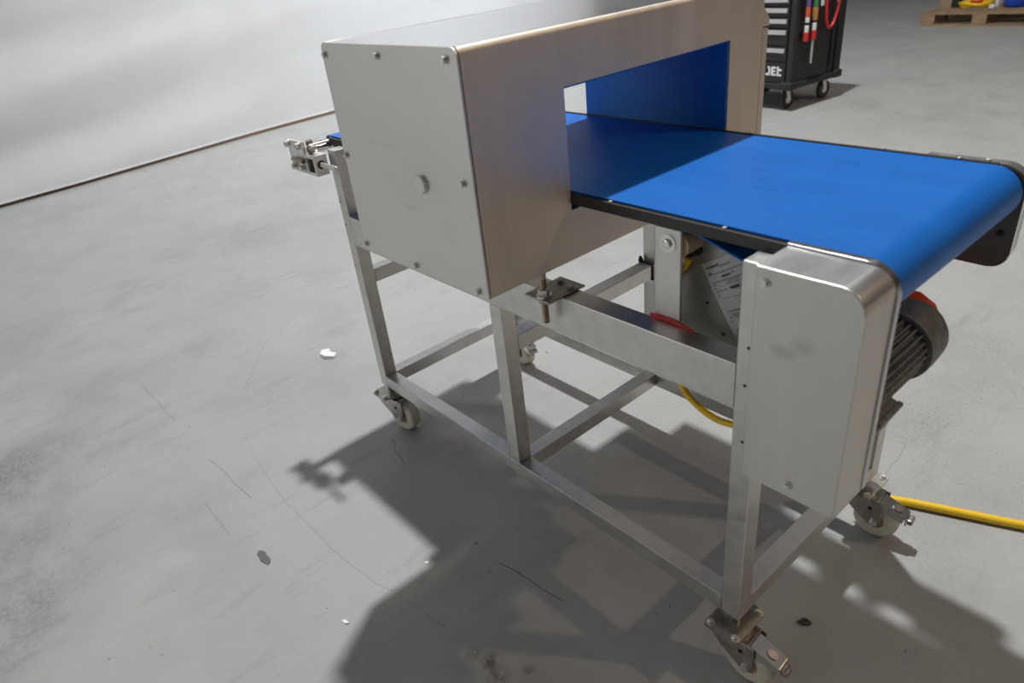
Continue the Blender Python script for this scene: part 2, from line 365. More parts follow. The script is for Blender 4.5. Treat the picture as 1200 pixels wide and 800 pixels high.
# ------------------------------------------------------------------ white backdrop
bd = thing('backdrop_sheet', 'wide white backdrop sheet hanging behind the steel machine, its lower edge just above the floor', 'backdrop', (-4.95, 0.5, 0))
base = [(-6.5, -4.35), (-3, -4.58), (-0.503, -4.752), (0.118, -4.826), (0.846, -4.946), (1.706, -5.089), (2.568, -5.172), (4, -5.34), (7.5, -5.75)]
def bx(y):
    for (y0, x0), (y1, x1) in zip(base, base[1:]):
        if y <= y1:
            return x0+(x1-x0)*(y-y0)/(y1-y0)
    return base[-1][1]
bm = bmesh.new(); NY, NZ = 150, 60; G = []
for i in range(NY+1):
    y = -6.2+13.4*i/NY; row = []
    for k in range(NZ+1):
        z = 0.030+4.3*(k/NZ)**1.25; f = min(1, z/0.5)
        x = bx(y)
        am = max(0.12, min(1.0, (2.6-y)/3.2)); zz = z-0.10*(y+0.5)
        x += 0.052*am*math.sin(8.2*zz+2.1)*math.exp(-((zz-.45)/.7)**2)
        x += f*(0.020*am*math.sin(3.1*zz+.9*y+2.0) + 0.016*math.sin(0.9*y-2.2*z+1.7) + 0.0035*am*math.sin(17*zz+2*math.sin(.9*y)) + 0.0022*math.sin(26*(z-.16*y)+1.5*math.sin(1.7*y+z)))
        x -= 0.05*max(0, z-1.5)
        row.append(bm.verts.new((x, y, z)))
    G.append(row)
for i in range(NY):
    for k in range(NZ): bm.faces.new((G[i][k], G[i+1][k], G[i+1][k+1], G[i][k+1]))
bmesh.ops.solidify(bm, geom=bm.faces[:], thickness=0.004)
obj('sheet', bm, SHEET, bd, ang=80)
bm = bmesh.new()
for i in range(40):
    y0, y1 = -6.2+13.4*i/40, -6.2+13.4*(i+1)/40
    prism(bm, [(bx(y0)-.035, y0, 0), (bx(y0)-.01, y0, 0), (bx(y1)-.01, y1, 0), (bx(y1)-.035, y1, 0)], (0, 0, .05))
obj('bottom_batten', bm, BATTEN, bd, label='thin brown batten under the lower edge')

# ------------------------------------------------------------------ the conveyor machine
M = thing('conveyor_metal_detector', 'stainless steel belt conveyor with box-shaped detector tunnel, blue belt, on four braked casters', 'machine', (0.65, 0.286, 0))
T = 0.04; W = 0.572; ZB, ZT = 0.160, 0.200
XA0, XA1, XB0, XB1, XC0, XC1 = 0.003, 0.043, 0.632, 0.672, 1.2554, 1.2954
bv = 0.0028
legs = {}
for key, x0, x1, y0, y1, zt in (('A', XA0, XA1, 0, T, 0.905), ('B', XB0, XB1, 0, T, 0.639), ('C', XC0, XC1, 0, T, 0.900),
                                ('a', XA0, XA1, W-T, W, 0.890), ('b', XB0, XB1, W-T, W, 0.893), ('c', XC0, XC1, W-T, W, 0.890)):
    z0 = ZB if key in 'ACac' else ZT
    legs[key] = obj('leg', B(x0, x1, y0, y1, z0, zt, bev=bv), TUBE, M)
for p in ((.007, .761), (.011, .695), (.011, .572)):
    obj('hole_shade', cyl(bmesh.new(), (p[0]+.003, 0.001, p[1]), (p[0]+.003, -0.0006, p[1]), .0028, seg=12), BLACK, legs['A'])  # black disc paints the dark inside of a drilled hole
for p in ((1.275, .76), (1.273, .691), (1.276, .582)):
    obj('hole_shade', cyl(bmesh.new(), (p[0], 0.001, p[1]), (p[0], -0.0006, p[1]), .0028, seg=12), BLACK, legs['C'])  # hole darkness painted as a black disc here too
for y0, y1 in ((0, T), (W-T, W)):
    obj('bottom_rail', B(XA1, XB0 if y0 == 0 else XC0, y0, y1, ZB, ZT, bev=bv), TUBE, M)
    if y0 == 0:
        obj('bottom_rail', B(XB0, XC0, y0, y1, ZB, ZT, bev=bv), TUBE, M)
for x0, x1 in ((XA0, XA1), (XB0, XB1), (XC0, XC1)):
    obj('cross_rail', B(x0, x1, T, W-T, ZB, ZT, bev=bv), TUBE, M)
for x0, x1 in ((XA0, XA1), (XB0, XB1)):
    obj('cross_rail', B(x0, x1, T, W-T, .511, .551, bev=bv), TUBE, M)
obj('side_beam', B(XA1, XC0, 0, .047, .639, .724, bev=bv), TUBE, M)
obj('cable_tie', tube(bmesh.new(), [Vector(p) for p in ((.674, .521, .509), (.674, .521, .553), (.630, .521, .553), (.630, .521, .509))], .0035, 8, True), BLACK, M, 'black cable tie round the cross rail')
obj('cable_tie', box(cyl(bmesh.new(), (.632, .521, .553), (.632, .521, .566), .004, seg=8), .628, .638, .516, .526, .550, .560, .001), BLACK, M, 'black tie end')

# casters
def caster(px, py, rz, pedal=True):
    c = Vector((px, py, 0)); rot = Matrix.Rotation(rz, 4, 'Z')
    def put(name, bm, m, par, label=None, turn=True):
        if turn: bmesh.ops.rotate(bm, verts=bm.verts, cent=(0, 0, 0), matrix=rot)
        bmesh.ops.translate(bm, verts=bm.verts, vec=c)
        return obj(name, bm, m, par, label)
    root = None
    bm = bmesh.new()
    # fork: crown + two tapering cheeks + swivel head
    lathe(bm, (0, 0, .113), (0, 0, 1), [(0, .030), (.003, .034), (.012, .034), (.0180, .029)], 28)
    box(bm, -.030, .046, -.0265, .0265, .108, .114, .002)
    for s in (-1, 1):
        y0 = s*.0235
        pts = [(-.030, y0, .112), (-.034, y0, .097), (-.010, y0, .070), (.030, y0, .041), (.040, y0, .036), (.052, y0, .041), (.056, y0, .054), (.056, y0, .112)]
        prism(bm, pts, (0, s*.0035, 0), .0008, 1)
    root = put('caster', bm, DULL, M)
    bm = B(-.0375, .0375, -.0525, .0525, .1310, .1350, .0)
    ve = [e for e in bm.edges if abs(e.verts[0].co.z-e.verts[1].co.z) > .003]
    bmesh.ops.bevel(bm, geom=ve, offset=.010, segments=3, profile=.5, affect='EDGES')
    cyl(bm, (0, 0, .1345), (0, 0, .160), .011, seg=16)
    put('mounting_plate', bm, DULL, root, turn=False)
    for sx in (-1, 1):
        for sy in (-1, 1):
            put('plate_bolt', hexbolt(bmesh.new(), (sx*.027, sy*.041, .1350), (0, 0, 1), .0062, .006, .0085), BOLT, root, turn=False)
    wx = .042
    put('wheel', lathe(bmesh.new(), (wx, -.019, .050), (0, 1, 0), [(0, .026), (.0, .036), (.0, .043), (.004, .0485), (.010, .050), (.028, .050), (.034, .0485), (.038, .043), (.038, .036), (.038, .026)], 40), WHEEL, root)
    put('wheel_hub', lathe(bmesh.new(), (wx, -.0215, .050), (0, 1, 0), [(0, .010), (.001, .016), (.004, .027), (.039, .027), (.042, .016), (.043, .010)], 24), HUB, root)
    for s in (-1, 1):
        put('axle_bolt', hexbolt(bmesh.new(), (wx, s*.027, .050), (0, s, 0), .0075, .007, .009), BOLT, root)
        put('fork_rivet', cyl(bmesh.new(), (.030, s*.0265, .088), (.030, s*.0295, .088), .005, .004, seg=12), BLACK, root)
    if pedal:
        bm = bmesh.new(); d = Vector((.052, 0, -.022))
        # folded channel, open below
        a = [(.045, -.020, .106), (.102, -.018, .084), (.102, .018, .084), (.045, .020, .106)]
        prism(bm, a, (.0012, 0, .003), .0006, 1)
        for s in (-1, 1):
            prism(bm, [(.045, s*.020, .106), (.102, s*.018, .084), (.099, s*.018, .070), (.045, s*.020, .082)], (0, -s*.003, 0), .0005, 1)
        prism(bm, [(.102, -.016, .0865), (.104, -.016, .066), (.104, .016, .066), (.102, .016, .0865)], (.004, 0, .001), .001, 1)
        pd = put('brake_pedal', bm, BRIGHT, root, 'bright steel brake pedal')
        bm = bmesh.new()
        n = Vector((.36, 0, .93)).normalized(); p = Vector((.082, 0, .0955))
        prism(bm, [p + Vector((dx*.93, dy, -dx*.36)) for dx, dy in [(a_[0]*.012, a_[1]*.010) for a_ in arc(0, 0, 1, 0, 330, 11)]], n*.0025, .0006, 1)
        put('pedal_boss', bm, DULL, pd)
        put('pedal_tab', B(.106, .119, -.013, .013, .068, .083, bev=.004), BLACK if False else DULL, pd)
    return root
CX = .0225
caster(1.2754, .020, math.radians(4)); caster(1.2754, W-.020, math.radians(6))
caster(.023, .020, math.radians(14), False); caster(.023, W-.020, math.radians(-10))

# detector housing ------------------------------------------------
HX0, HX1, HY0, HY1, HZ0, HZ1 = .4474, .869, -.165, .655, .786, 1.202
OY0, OY1, OZ0, OZ1 = .045, .5345, .886, 1.1047
bm = bmesh.new()
o0, i0 = ringface(bm, HX0, (HY0, HY1, HZ0, HZ1), (OY0, OY1, OZ0, OZ1))
o1, i1 = ringface(bm, HX1, (HY0, HY1, HZ0, HZ1), (OY0, OY1, OZ0, OZ1))
for k in range(4):
    j = (k+1) % 4; bm.faces.new((o0[k], o0[j], o1[j], o1[k])); bm.faces.new((i0[k], i0[j], i1[j], i1[k]))
bm.normal_update()
es = [e for e in bm.edges if abs(e.verts[0].co.x-e.verts[1].co.x) < 1e-5 and all(abs(v.co.z-HZ1) < 1e-5 for v in e.verts)]
bmesh.ops.bevel(bm, geom=es, offset=.011, segments=5, profile=.5, affect='EDGES')
es = [e for e in bm.edges if abs(e.verts[0].co.x-e.verts[1].co.x) < 1e-5 and all(abs(v.co.z-HZ0) < 1e-5 for v in e.verts)]
bmesh.ops.bevel(bm, geom=es, offset=.004, segments=2, profile=.5, affect='EDGES')
bm.normal_update()
for f in bm.faces:
    if f.normal.z > .9 and f.calc_center_median().z > 1.19: f.material_index = 1  # same sheet as the sides, top colour darkened against lamp glare
H = obj('detector_housing', bm, (STEEL, STEEL_TOP), M)
# blue tunnel lining
for q in ((HX0+.004, HX1-.006, OY0, OY0+.003, OZ0, OZ1-.0005), (HX0+.004, HX1-.006, OY1-.003, OY1, OZ0, OZ1-.0005), (HX0+.004, HX1-.006, OY0+.003, OY1-.003, OZ1-.004, OZ1-.0005)):
    obj('tunnel_lining', B(*q), LINER, H, 'blue plastic lining panel')
# near cover plate with rounded top corners
r = .014; x0, x1, z0, z1 = .4434, .8689, .7857, 1.2019
pts = arc(x1-r, z1-r, r, 0, 90, 6) + arc(x0+r, z1-r, r, 90, 180, 6) + arc(x0+.006, z0+.006, .006, 180, 270, 3) + arc(x1-.004, z0+.004, .004, 270, 360, 3)
bm = prism(bmesh.new(), [(x, -.1668, z) for x, z in pts], (0, -.0042, 0), .0010, 2)
CP = obj('cover_plate', bm, PLATE, H, 'flat grey end cover plate with eight bolts')
obj('plate_gap_shade', B(x0+.004, x1-.003, -.1668, -.1650, z0+.004, z1-.006), BLACK, CP)  # black layer draws the dark gap behind the cover plate
bb = None
for p in ((.458, 1.181), (.646, 1.184), (.842, 1.184), (.456, .991), (.843, .993), (.457, .800), (.646, .797), (.843, .797)):
    if bb is None:
        bb = obj('cover_bolt', hexbolt(bmesh.new(), (p[0], -.171, p[1]), (0, -1, 0), .0058, .006, .0072, .0016), BOLT, CP); p0 = Vector((p[0], 0, p[1]))
    else:
        o = bpy.data.objects.new('cover_bolt', bb.data); COL.objects.link(o); o.parent = CP; o.location = Vector((p[0], 0, p[1]))-p0
bm = cyl(bmesh.new(), (.718, -.171, .973), (.718, -.178, .973), .0175, seg=8, ph=PI/8)
cyl(bm, (.718, -.178, .973), (.718, -.1795, .973), .0175, .0155, seg=8, ph=PI/8)
obj('blanking_plug', bm, BOLT, CP, 'eight-sided blanking plug')
# far side hood and door of the housing
prism_pts = [(.6555, 1.192), (.680, 1.180), (.728, 1.153), (.762, 1.119), (.765, 1.101), (.6555, 1.101)]
obj('cover_hood', prism(bmesh.new(), [(.55, y, z) for y, z in prism_pts], (.27, 0, 0), .002), STEEL, H)
obj('cover_door', B(.55, .819, .6560, .762, HZ0+.002, 1.0965, bev=.002), STEEL, H)
obj('door_gap_shade', B(.60, .8194, .733, .739, .79, 1.0955), BLACK, H)  # black strip draws the shadow gap at the door seam

# levelling feet between beam and housing
def foot(x):
    b_ = B(x-.040, x+.030, -.037, .062, .7245, .7285, bev=.0010)
    ft = obj('levelling_foot', b_, BACKP, M)
    bm = bmesh.new(); pts = []
    n = 44
    prof = [(i*.0022, .0062 if i % 2 else .0073) for i in range(n)]
    lathe(bm, (x, -.022, .672), (0, 0, 1), prof, 14)
    lathe(bm, (x, -.022, .766), (0, 0, 1), [(0, .0073), (.020, .0073)], 14)
    obj('threaded_rod', bm, RUSTY, ft)
    obj('washer', cyl(bmesh.new(), (x, -.022, .729), (x, -.022, .7325), .0155, seg=28), BRIGHT, ft)
    obj('hex_nut', cyl(cyl(bmesh.new(), (x, -.022, .7325), (x, -.022, .743), .0115, seg=6), (x, -.022, .743), (x, -.022, .745), .0115, .009, seg=6), BOLT, ft)
    obj('hex_nut', cyl(bmesh.new(), (x, -.022, .7243), (x, -.022, .7155), .0115, seg=6), RUSTY, ft)
    obj('plate_bolt', hexbolt(bmesh.new(), (x+.018, .033, .729), (0, 0, 1), .007, .006, .0095), DULL, ft)
    obj('plate_bolt', hexbolt(bmesh.new(), (x-.018, .040, .729), (0, 0, 1), .007, .006, .0095), DULL, ft)
foot(.846); foot(.475)

# belt bed, side strips, belt ---------------------------------------
BY0, BY1, BZ = .0560, .5230, .9193
obj('belt_bed', B(-.06, 1.36, BY0+.004, BY1-.004, .9005, .9150), DARKSTEEL, M)
ns = obj('bed_strip', B(-.07, 1.3015, .0468, .0545, .8965, .9160, bev=.001), RAIL, M)
fs = obj('bed_strip', B(-.07, 1.40, .5245, .5335, .8965, .9210, bev=.001), RAIL, M)
for x in (.96, 1.19):
    obj('strip_screw', hexbolt(bmesh.new(), (x, .0515, .916), (0, 0, 1), .004, .003), BOLT, ns)
for x in (.93, 1.21, 1.34):
    obj('strip_screw', hexbolt(bmesh.new(), (x, .529, .9210), (0, 0, 1), .004, .003), BOLT, fs)
obj('shade_channel', B(.69, 1.2535, .552, .635, .805, .874, bev=.002), TUBE, M)  # unseen channel inferred from the floor shadow, widened to shade more floor
for x0, x1 in ((.69, .968), (1.022, 1.060), (1.114, 1.152), (1.206, 1.2535)):
    obj('slot_bracket', B(x0, x1, .5345, .556, .8742, .889), TUBE, M)  # gaps between brackets placed to let light spots reach the floor
obj('shade_channel', B(1.2535, 1.340, .578, .635, .805, .874, bev=.002), TUBE, M)
er = .048; ex = 1.397; ez = BZ-er; tr = .021; tx = -.085; tz = BZ-tr
th = .003
path = [(x, BZ) for x in (tx, .2, .5, .8, 1.1)] + arc(ex, ez, er, 90, -78, 22) + [(1.25, .859), (1.135, .8925)] + [(1.09, .8945), (.8, .8945), (.3, .890)] + arc(tx, tz, tr, 270, 90+14, 12)
bm = bmesh.new(); n = len(path); A_, Bv, C_, D_ = [], [], [], []
for i, (x, z) in enumerate(path):
    xp, zp = path[(i-1) % n]; xn, zn = path[(i+1) % n]
    t = Vector((xn-xp, zn-zp)).normalized(); nn = Vector((t.y, -t.x))  # inward side for clockwise path
    A_.append(bm.verts.new((x, BY0, z))); Bv.append(bm.verts.new((x, BY1, z)))
    C_.append(bm.verts.new((x+nn.x*th, BY0, z+nn.y*th))); D_.append(bm.verts.new((x+nn.x*th, BY1, z+nn.y*th)))
for i in range(n):
    j = (i+1) % n
    bm.faces.new((A_[i], A_[j], Bv[j], Bv[i])); bm.faces.new((C_[i], D_[i], D_[j], C_[j]))
    bm.faces.new((A_[i], C_[i], C_[j], A_[j])); bm.faces.new((Bv[i], Bv[j], D_[j], D_[i]))
belt = obj('conveyor_belt', bm, BELT, M, 'blue flat conveyor belt')
# object coordinates of the belt material are relative to the machine base: shift the mapping by moving the origin
belt.data.transform(Matrix.Translation(Vector((.65, .286, 0)))); belt.location = (-.65, -.286, 0)
obj('end_roller', cyl(bmesh.new(), (ex, BY0+.003, ez), (ex, BY1-.003, ez), er-.0035, seg=36), BRIGHT, M)
obj('tail_roller', cyl(cyl(bmesh.new(), (tx, BY0+.003, tz), (tx, BY1-.003, tz), tr-.0035, seg=28), (tx, -.002, tz-.002), (tx, .050, tz-.002), .0165, seg=24), BRIGHT, M)
# snub roller bar below the bed
bar = obj('roller_bar', B(1.0605, 1.1125, .0475, .0545, .7245, .8955, bev=.0012), PLATE, M)
bm = cyl(bmesh.new(), (1.087, .0475, .8695), (1.087, .0455, .8695), .0165, seg=28); hexbolt(bm, (1.087, .0455, .8695), (0, -1, 0), .0085, .005)
obj('roller_bolt', bm, BRIGHT, bar)
obj('snub_roller', cyl(bmesh.new(), (1.099, .057, .8665), (1.099, .515, .8665), .0225, seg=28), TAN, M, 'tan roller under the belt')

# drive side: guard box, side plate, far guard, mounting plate, motor
gr = .034; gx0, gx1, gz0, gz1 = 1.3005, 1.4516, .5564, .918
prof = [(gx0, gz0), (gx1, gz0)] + arc(gx1-gr, gz1-gr, gr, 0, 90, 8) + [(gx0, gz1)]
bm = prism(bmesh.new(), [(x, .0405, z) for x, z in prof], (0, -.0805, 0))
es = [e for e in bm.edges if all(v.co.y < -.039 for v in e.verts) and not all(abs(v.co.z-gz0) < 1e-5 for v in e.verts)]
bmesh.ops.bevel(bm, geom=es, offset=.0028, segments=3, profile=.5, affect='EDGES')
bm.normal_update()
for f in bm.faces:
    if f.normal.z > .35: f.material_index = 1  # darker steel on upward faces offsets the lamp light there
GB = obj('drive_guard', bm, (GUARDF, GUARDTOP), M)
for p in ((1.316, .895), (1.379, .577)):
    bm = hexbolt(bmesh.new(), (p[0], -.040, p[1]), (0, -1, 0), .0062, .005, .0082, .0016)
    obj('guard_bolt', bm, BOLT, GB)
sr = .045; sx1 = 1.458
sx1 = 1.4545; prof = [(1.2985, .560), (sx1, .560)] + arc(sx1-sr, .9215-sr, sr, 0, 90, 12) + [(1.2985, .9215)]
obj('side_plate', prism(bmesh.new(), [(x, .0535, z) for x, z in prof], (0, -.0125, 0), .0018, 2), STEEL_TOP, M, 'polished end plate beside the belt')
fr = .045; fx1 = 1.447
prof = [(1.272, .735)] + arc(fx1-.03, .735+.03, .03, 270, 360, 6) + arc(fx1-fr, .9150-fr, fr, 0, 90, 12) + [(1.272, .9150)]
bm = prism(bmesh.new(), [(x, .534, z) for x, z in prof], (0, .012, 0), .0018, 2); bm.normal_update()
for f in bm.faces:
    if f.normal.y < -.9 or f.normal.y > .9: f.material_index = 1  # faces painted dark as if shaded, rim left bright
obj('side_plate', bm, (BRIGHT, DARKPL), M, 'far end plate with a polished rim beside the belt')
prof = [(1.276, .738)] + arc(fx1-.003-.03, .738+.03, .03, 270, 360, 6) + arc(fx1-.003-fr, .9135-fr, fr, 0, 90, 12) + [(1.276, .9135)]
FG = obj('end_guard', prism(bmesh.new(), [(x, .5465, z) for x, z in prof], (0, .030, 0), .0025, 2), GUARDTOP, M)
obj('guard_bolt', hexbolt(bmesh.new(), (1.375, .561, .9135), (0, 0, 1), .005, .004), BOLT, FG)
obj('guard_bolt', hexbolt(bmesh.new(), (1.425, .534, .800), (0, -1, 0), .006, .004), BLACK, FG, 'black end bolt')
mp = obj('motor_plate', B(1.04, 1.2535, .100, .104, .640, .8860, bev=.001), BACKP, M)
for p in ((1.132, .752), (1.166, .701), (1.063, .70)):
    obj('hole_shade', cyl(bmesh.new(), (p[0], .1005, p[1]), (p[0], .0990, p[1]), .0030, seg=12), BLACK, mp)  # black discs stand for the shade in the plate holes
bm = cyl(bmesh.new(), (1.110, .100, .846), (1.110, .082, .846), .0095, .008, seg=16); cyl(bm, (1.110, .082, .846), (1.110, .072, .842), .008, .0045, seg=16)
obj('cable_gland', bm, BLACK, mp)
# gear motor across the frame
mx_, mz_ = 1.362, .648
bm = bmesh.new(); seg = 28; N = seg*4; R = []
for y in (.150, .330):
    row = []
    for i in range(N):
        ph = i % 4; r = .058 if ph in (0, 1) else .049
        a = 2*PI*(i/N); row.append(bm.verts.new((mx_+r*math.cos(a), y, mz_+r*math.sin(a))))
    R.append(row)
for i in range(N):
    j = (i+1) % N; bm.faces.new((R[0][i], R[0][j], R[1][j], R[1][i]))
bm.faces.new(R[0]); bm.faces.new(R[1][::-1])
mo = obj('gear_motor', bm, MOTOR, M, 'grey ribbed gear motor')
obj('fan_cover', lathe(bmesh.new(), (mx_, .318, mz_), (0, 1, 0), [(0, .061), (0, .0655), (.004, .0665), (.030, .0665), (.070, .064), (.082, .058), (.086, .045), (.086, .010)], 40), MOTOR, mo)
obj('gearbox', box(lathe(bmesh.new(), (mx_, .058, mz_), (0, 1, 0), [(0, .052), (.05, .052), (.06, .060), (.085, .060), (.090, .056), (.0935, .050)], 32), mx_-.05, mx_+.05, .060, .118, mz_-.06, mz_+.05, .006), MOTOR, mo)
tb = bmesh.new(); box(tb, -.032, .032, -.040, .040, -.024, .020, .004); box(tb, -.034, .034, -.042, .042, .016, .026, .003)
bmesh.ops.rotate(tb, verts=tb.verts, cent=(0, 0, 0), matrix=Matrix.Rotation(math.radians(112), 3, 'Y'))
bmesh.ops.translate(tb, verts=tb.verts, vec=(mx_+.036, .168, mz_-.052))
TBX = obj('terminal_box', tb, MOTOR, mo)
bm = lathe(bmesh.new(), (1.331, .4045, .636), (0, 1, 0), [(0, .060), (.004, .0625), (.046, .0625), (.052, .055), (.053, .01)], 12)
obj('end_cap', bm, ORANGE, mo, 'orange-red cap behind the fan cover')
# yellow motor cable
pts = spline([(1.110, .073, .841), (1.097, .080, .818), (1.066, .090, .785), (1.045, .092, .70), (1.060, .092, .62), (1.093, .090, .562), (1.125, .090, .538), (1.1645, .090, .526), (1.205, .090, .531), (1.27, .092, .55), (1.34, .115, .560), (1.402, .150, .570)], 10)
obj('motor_cable', tube(bmesh.new(), pts, .0065, 12), YELLOW, M, 'yellow cable looping under the side beam')

# belt tensioner at the tail
tp = obj('belt_tensioner', B(-.133, -.045, -.046, -.037, .842, .928, bev=.0015), BRIGHTPL, M)
for x, z in ((-.126, .917), (-.062, .917), (-.112, .857), (-.060, .857)):
    obj('tensioner_bolt', hexbolt(bmesh.new(), (x, -.046, z), (0, -1, 0), .0085, .010, .0105, .002), BOLT, tp)
# open bearing block: four walls, black filler painting the shade inside
bm = bmesh.new()
box(bm, -.040, .012, -.047, -.010, .843, .852, .001); box(bm, -.040, .012, -.047, -.010, .888, .897, .001)
box(bm, .004, .012, -.047, -.010, .852, .888, .0008); box(bm, -.040, -.032, -.047, -.010, .852, .888, .0008)
obj('bearing_block', bm, BRIGHTPL, tp)
obj('block_shade', B(-.030, .002, -.038, -.014, .8525, .8875), BLACK, tp)
obj('block_web', B(-.133, -.040, -.037, -.014, .866, .890, bev=.001), DULL, tp)
obj('tension_screw', lathe(bmesh.new(), (-.030, -.029, .872), (1, 0, 0), [(0, .0075)] + [(.002+i*.0022, .0066 if i % 2 else .0072) for i in range(57)] + [(.1275, .005)], 14), BOLT, tp)
obj('guide_pin', cyl(bmesh.new(), (-.105, -.0535, .879), (-.040, -.0535, .879), .0062, seg=14), RUSTY, tp)
obj('bore_shade', cyl(bmesh.new(), (.0122, -.029, .872), (.0130, -.029, .872), .0115, seg=18), BLACK, tp)  # black disc paints the shade of the screw opening
for x, z in ((-.035, .924), (-.018, .910), (-.040, .905)):
    obj('adjuster_nut', cyl(cyl(bmesh.new(), (x, -.034, z), (x, -.020, z), .009, seg=6), (x, -.036, z), (x, -.020, z), .0045, seg=10), DULL, tp)

# ------------------------------------------------------------------ things on the machine
# form sheet on the motor plate
pf = thing('paper_form', 'white printed form taped aslant on the grey plate under the blue belt', 'paper', (1.16, .0985, .76))
bm = bmesh.new()
O = Vector((1.119, .0985, .822)); ang = math.radians(31.5)
U = Vector((math.cos(ang), 0, math.sin(ang))); V = Vector((math.sin(ang), 0, -math.cos(ang)))
# keep the sheet square: left edge follows the photo
def pp(u, v, d=0): return O + U*u + V*v + Vector((0, -d, 0))
pw, ph_ = .098, .205
NX, NYY = 8, 10; G = [[bm.verts.new(pp(pw*i/NX, ph_*k/NYY, .0012+.0012*math.sin(i*.8+k*.5))) for k in range(NYY+1)] for i in range(NX+1)]
for i in range(NX):
    for k in range(NYY): bm.faces.new((G[i][k], G[i+1][k], G[i+1][k+1], G[i][k+1]))
bmesh.ops.solidify(bm, geom=bm.faces[:], thickness=.0004)
obj('sheet', bm, PAPERM, pf, ang=60)
def ink(bm, u0, u1, v, h):
    q = [pp(u0, v, .0031), pp(u1, v, .0031), pp(u1, v+h, .0031), pp(u0, v+h, .0031)]
    prism(bm, q, (0, -.0001, 0))
bmk = bmesh.new(); bmg = bmesh.new(); rr = random.Random(3)
def words(bm, u0, u1, v, h):
    u = u0
    while u < u1-.001:
        l = min(u1-u, rr.uniform(.0018, .0035)); ink(bm, u, u+l, v+rr.uniform(-.0003, .0003), h*rr.uniform(.8, 1.1)); u += l+.0007
words(bmk, .007, .034, .0085, .0030); ink(bmk, .002+.005, .013, .019, .0022)
words(bmg, .034, .058, .0120, .0020)
for v, u0, u1 in ((.0225, .005, .094), (.037, .005, .094), (.0530, .004, .030)): ink(bmk, u0, u1, v, .0009)
words(bmk, .030, .050, .0290, .0030); words(bmk, .053, .056, .0275, .0032)
words(bmg, .036, .062, .0395, .0016); words(bmg, .033, .060, .0440, .0016); words(bmk, .036, .056, .0510, .0050)
words(bmg, .006, .012, .0410, .0018); words(bmg, .005, .010, .0465, .0018); words(bmg, .006, .011, .0585, .0020); words(bmg, .006, .010, .063, .0018)
ink(bmg, .012, .060, .0680, .0006); ink(bmk, .010, .060, .0905, .0012)
for i in range(6): words(bmg, .014+.004*i, .020+.004*i+.02, .0965+.005*i*.6, .0014)
for i in range(5): words(bmg, .050, .070, .096+.0055*i, .0018)
words(bmk, .012, .028, .124, .0020)
for i in range(3): words(bmk, .018, .034, .130+.0068*i, .0036)
words(bmg, .016, .026, .156, .0018); words(bmg, .010, .016, .102, .0018); words(bmg, .010, .014, .108, .0018)
obj('print', bmk, INK, pf)['kind'] = 'stuff'; obj('fine_print', bmg, GREYINK, pf)['kind'] = 'stuff'
# red strap lying on the beam
pts = spline([(1.054, .040, .7275), (1.078, .0425, .7275), (1.105, .043, .7275), (1.128, .042, .7260), (1.146, .040, .7255)], 6)
bm = bmesh.new()
V0 = []
for i, p in enumerate(pts):
    t = i/(len(pts)-1); h = .0050*(1-.8*max(0, (t-.5)*2)) ; V0.append((p+Vector((0, 0, h)), p-Vector((0, 0, h*.35)), p+Vector((0, .0028, h)), p+Vector((0, .0028, -h*.35))))
rows = [[bm.verts.new(q) for q in (r_[0], r_[1], r_[3], r_[2])] for r_ in V0]
for a, b_ in zip(rows, rows[1:]):
    for k in range(4):
        j = (k+1) % 4; bm.faces.new((a[k], a[j], b_[j], b_[k]))
bm.faces.new(rows[0]); bm.faces.new(rows[-1][::-1])
tag(obj('red_strip', bm, RED, None), 'short red plastic strip lying along the steel side beam below the roller bar', 'strip')

# yellow mains cable on the floor
pts = spline([(1.19, .60, .012), (1.255, .645, .0115), (1.330, .689, .0115), (1.390, .715, .0115), (1.449, .740, .0115), (1.561, .788, .0115), (1.75, .875, .0115), (2.1, 1.0, .0115), (2.6, 1.05, .0115)], 10)
tag(obj('power_cable', tube(bmesh.new(), pts, .0108, 14), YELLOW), 'thick yellow cable running over the floor away from the far caster', 'cable')

# ------------------------------------------------------------------ litter on the floor
def scrap(name, x, y, pts, h, m, label, cat):
    bm = bmesh.new(); bot = [(x+a, y+b_, .0004) for a, b_ in pts]; n = len(pts)
    V0 = [bm.verts.new(p) for p in bot]; V1 = [bm.verts.new((p[0]*.98+x*.02, p[1]*.98+y*.02, h*(.6+.8*((i*37) % 5)/5))) for i, p in enumerate(bot)]
    c = bm.verts.new((x, y, h*1.3)); bm.faces.new(V0[::-1])
    for i in range(n):
        j = (i+1) % n; bm.faces.new((V0[i], V0[j], V1[j], V1[i])); bm.faces.new((V1[i], V1[j], c))
    return tag(obj(name, bm, m), label, cat)
scrap('paper_scrap', -.587, .083, [(-.050, -.004), (-.020, -.026), (.018, -.024), (.044, .004), (.030, .022), (-.006, .014), (-.030, .022)], .012, PAPERM, 'small crumpled white paper scrap on the floor left of the machine', 'paper')
scrap('paper_chip', .592, -.504, [(-.010, -.006), (.006, -.004), (.012, .004), (-.004, .003)], .003, PAPERM, 'tiny white paper chip on the floor near the bottom edge', 'paper')
scrap('paper_crumb', .586, -.266, [(-.006, -.003), (.004, -.004), (.006, .003), (-.002, .004)], .002, PAPERM, 'white crumb on the grey floor by the corner of the shadow', 'paper')
scrap('dirt_flake', .252, -.556, [(-.036, -.002), (-.026, -.010), (-.010, -.010), (.004, -.013), (.018, -.009), (.034, -.004), (.030, .003), (.022, .008), (.010, .010), (-.004, .008), (-.016, .011), (-.028, .006)], .002, mat('grey_dirt', (.15, .15, .14), .9), 'flat dark dirt flake lying on the open floor at lower left', 'dirt')
bmx = bmesh.new(); tube(bmx, spline([(1.322, .196, .004), (1.336, .201, .006), (1.343, .209, .005), (1.332, .212, .004), (1.325, .205, .005)], 6), .0035, 8)
